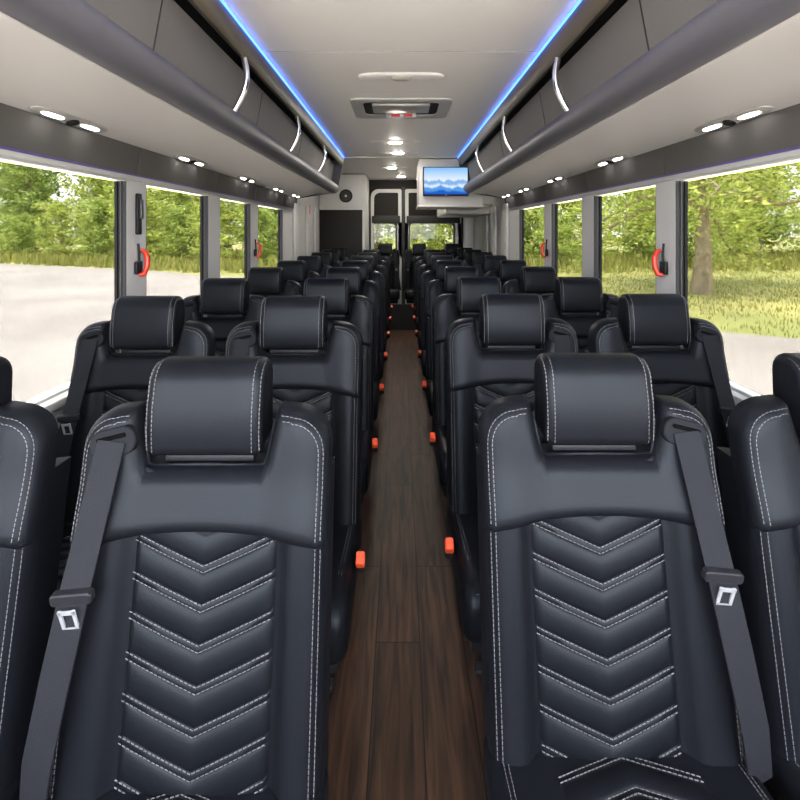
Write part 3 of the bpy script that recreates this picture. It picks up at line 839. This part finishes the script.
KIDS = {}
def reg(root):
    KIDS[root.name] = [o for o in C.objects if o.parent == root]; return root
kinds = [reg(make_tree(11.5, 1.0, .20, 3.6, 26, 13, .20, LEAF_A, 3)), reg(make_tree(9.0, .6, .16, 3.3, 24, 13, .19, LEAF_B, 3)), reg(make_tree(13, 1.4, .22, 3.4, 28, 13, .20, LEAF_C, 3))]
kuse = [False] * 3
def put_tree(k, x, y, sc, rz, label, group):
    o = copy_tree(kinds[k]) if kuse[k] else kinds[k]
    kuse[k] = True
    o.location = (x, y, GROUND - .03); o.scale = (sc, sc, sc * random.uniform(.92, 1.08)); o.rotation_euler = (0, 0, rz)
    tag(o, label, 'tree', group)
LT = 'leafy green tree in the dense line beyond the grey pavement'
LR = 'leafy green tree standing beyond the sunlit lawn'
LB = 'sunlit tree seen through the rear door windows'
left = [(-46, 52), (-41, 49), (-36.5, 50), (-32, 46), (-27.5, 48.5), (-23.5, 44), (-20, 47), (-16.5, 43), (-13, 45), (-9.5, 41), (-30, 55), (-39, 57), (-22, 54), (-14.5, 52), (-48, 60)]
for i, (x, y) in enumerate(left): put_tree((0, 1, 0, 2, 1)[i % 5], x, y, random.uniform(.85, 1.1), random.uniform(0, 6), LT, 'trees beyond the pavement')
back = [(-5.5, 38), (-1.5, 34), (2.2, 36), (6, 37), (.5, 42)]
for i, (x, y) in enumerate(back): put_tree((1, 0, 1)[i % 3], x, y, random.uniform(.9, 1.1), random.uniform(0, 6), LB, 'trees behind the rear doors')
right = [(9.5, 37), (13, 41), (17, 38), (20.5, 43), (25, 39), (29, 43), (33.5, 38), (38, 42), (43, 38), (11, 46), (22, 49), (31, 50), (16, 31), (48, 45)]
for i, (x, y) in enumerate(right): put_tree((1, 2, 0)[i % 3], x, y, random.uniform(.8, 1.05), random.uniform(0, 6), LR, 'trees beyond the lawn')
bush = [(-44, 44), (-38, 42.5), (-33, 41), (-28.5, 40), (-24.5, 38.5), (-21, 37.5), (-17.5, 36), (-14.5, 35.5), (-11.5, 33.5), (-8.5, 33), (-41, 45), (-30.5, 42), (-19, 39.5), (9, 31), (12, 33.5), (18.5, 33), (22, 35), (26, 33.5), (30, 35.5), (35, 34), (4.5, 31), (-3.5, 30), (.8, 29.5)]
for i, (x, y) in enumerate(bush):
    o = copy_tree(kinds[i % 2]); o.name = 'bush'
    o.location = (x, y, GROUND - .05); k = random.uniform(.34, .5); o.scale = (k * 1.35, k * 1.2, k); o.rotation_euler = (0, 0, random.uniform(0, 6))
    side_ = 0 if x < -6 else (2 if x > 7 else 1)
    tag(o, ('low leafy bush in front of the tree line beyond the pavement', 'low leafy bush outside the rear door windows', 'low leafy bush at the far edge of the sunlit lawn')[side_], 'bush', ('bushes beyond the pavement', 'bushes behind the rear doors', 'bushes beyond the lawn')[side_])
# the big shade tree on the lawn
bt = make_tree(11.5, 2.9, .30, 6.0, 34, 50, .085, LEAF_A, 4, lean=(.9, -.2), fork=(-.12, .10), droop=.34)
bt.location = (10.2, 18.0, GROUND - .03); bt.rotation_euler = (0, 0, 1.1)
tag(bt, 'big spreading shade tree with thick pale trunk on the lawn', 'tree')

def tufts(name, spots, hmin, hmax, label):
    N = len(spots); V = []; F = []; T = []
    for x, y in spots:
        tt = min(1, max(0, random.gauss(.5, .25)))
        for _ in range(3):
            h = random.uniform(hmin, hmax); a = random.uniform(0, 2 * PI); w = h * .06 + .012
            dx, dy = math.cos(a) * w, math.sin(a) * w; lx, ly = random.gauss(0, .3) * h, random.gauss(0, .3) * h
            ox, oy = x + random.gauss(0, .1), y + random.gauss(0, .1)
            b = len(V); V += [(ox - dx, oy - dy, GROUND - .04), (ox + dx, oy + dy, GROUND - .04), (ox + lx + dx * .3, oy + ly + dy * .3, GROUND + h), (ox + lx - dx * .3, oy + ly - dy * .3, GROUND + h)]
            F.append((b, b + 1, b + 2, b + 3)); T += [tt] * 4
    me = bpy.data.meshes.new(name); me.from_pydata(V, [], F); me.materials.append(GRASSB)
    at = me.attributes.new('tint', 'FLOAT', 'POINT'); at.data.foreach_set('value', np.array(T, dtype=np.float32))
    o = bpy.data.objects.new(name, me); C.objects.link(o); tag(o, label, 'grass', kind='stuff')
sp = []
while len(sp) < 9000:
    x, y = random.uniform(-50, 50), random.uniform(24, 46)
    if not pip(x, y, lot) and (y > 26 + abs(x) * .1): sp.append((x, y))
tufts('tall_grass', sp, .3, .7, 'tall pale meadow grass along the foot of the trees')
sp = []
while len(sp) < 9000:
    x, y = random.uniform(3, 32), random.uniform(6, 28)
    if not pip(x, y, lot): sp.append((x, y))
tufts('lawn_grass', sp, .02, .07, 'short sunlit lawn grass around the big shade tree')

# ------------------------------------------------------------------ light
w = bpy.data.worlds.new('World'); bpy.context.scene.world = w; w.use_nodes = True
nt = w.node_tree; bg = nt.nodes['Background']; L = nt.links.new
tc = nt.nodes.new('ShaderNodeTexCoord'); spx = nt.nodes.new('ShaderNodeSeparateXYZ'); L(tc.outputs['Generated'], spx.inputs[0])
r = nt.nodes.new('ShaderNodeValToRGB'); e = r.color_ramp.elements
e[0].position = .0; e[0].color = (.95, .96, .97, 1); e[1].position = .7; e[1].color = (.55, .70, .95, 1)
L(spx.outputs['Z'], r.inputs[0])
n = nt.nodes.new('ShaderNodeTexNoise'); n.inputs['Scale'].default_value = 2.4; n.inputs['Detail'].default_value = 6; L(tc.outputs['Generated'], n.inputs['Vector'])
r2 = nt.nodes.new('ShaderNodeValToRGB'); r2.color_ramp.elements[0].position = .42; r2.color_ramp.elements[1].position = .62; L(n.outputs['Fac'], r2.inputs[0])
mx = nt.nodes.new('ShaderNodeMix'); mx.data_type = 'RGBA'; L(r2.outputs[0], mx.inputs['Factor']); L(r.outputs[0], mx.inputs['A']); mx.inputs['B'].default_value = (1, 1, 1, 1)
L(mx.outputs['Result'], bg.inputs['Color']); bg.inputs['Strength'].default_value = 5.6

sd = bpy.data.lights.new('sun', 'SUN'); sd.energy = 17.0; sd.angle = math.radians(3); sd.color = (1, .955, .88)
so = bpy.data.objects.new('sun', sd); C.objects.link(so)
el, az = math.radians(71), math.radians(-112)     # high sun, from ahead of the bus
dirv = Vector((math.cos(el) * math.cos(az), math.cos(el) * math.sin(az), math.sin(el)))
so.rotation_euler = dirv.to_track_quat('Z', 'Y').to_euler()

# ------------------------------------------------------------------ camera
cd = bpy.data.cameras.new('camera'); co = bpy.data.objects.new('camera', cd); C.objects.link(co)
co.location = (0, 0, H); co.rotation_euler = (PI / 2, 0, 0)
cd.sensor_width = 36; cd.lens = 24; cd.shift_x = -1 / 800; cd.shift_y = -169 / 800; cd.clip_end = 500; cd.clip_start = .02
sc_ = bpy.context.scene; sc_.camera = co
sc_.view_settings.view_transform = 'Standard'; sc_.view_settings.look = 'None'; sc_.view_settings.gamma = 1; sc_.view_settings.use_curve_mapping = False
sc_.view_settings.exposure = 2.0
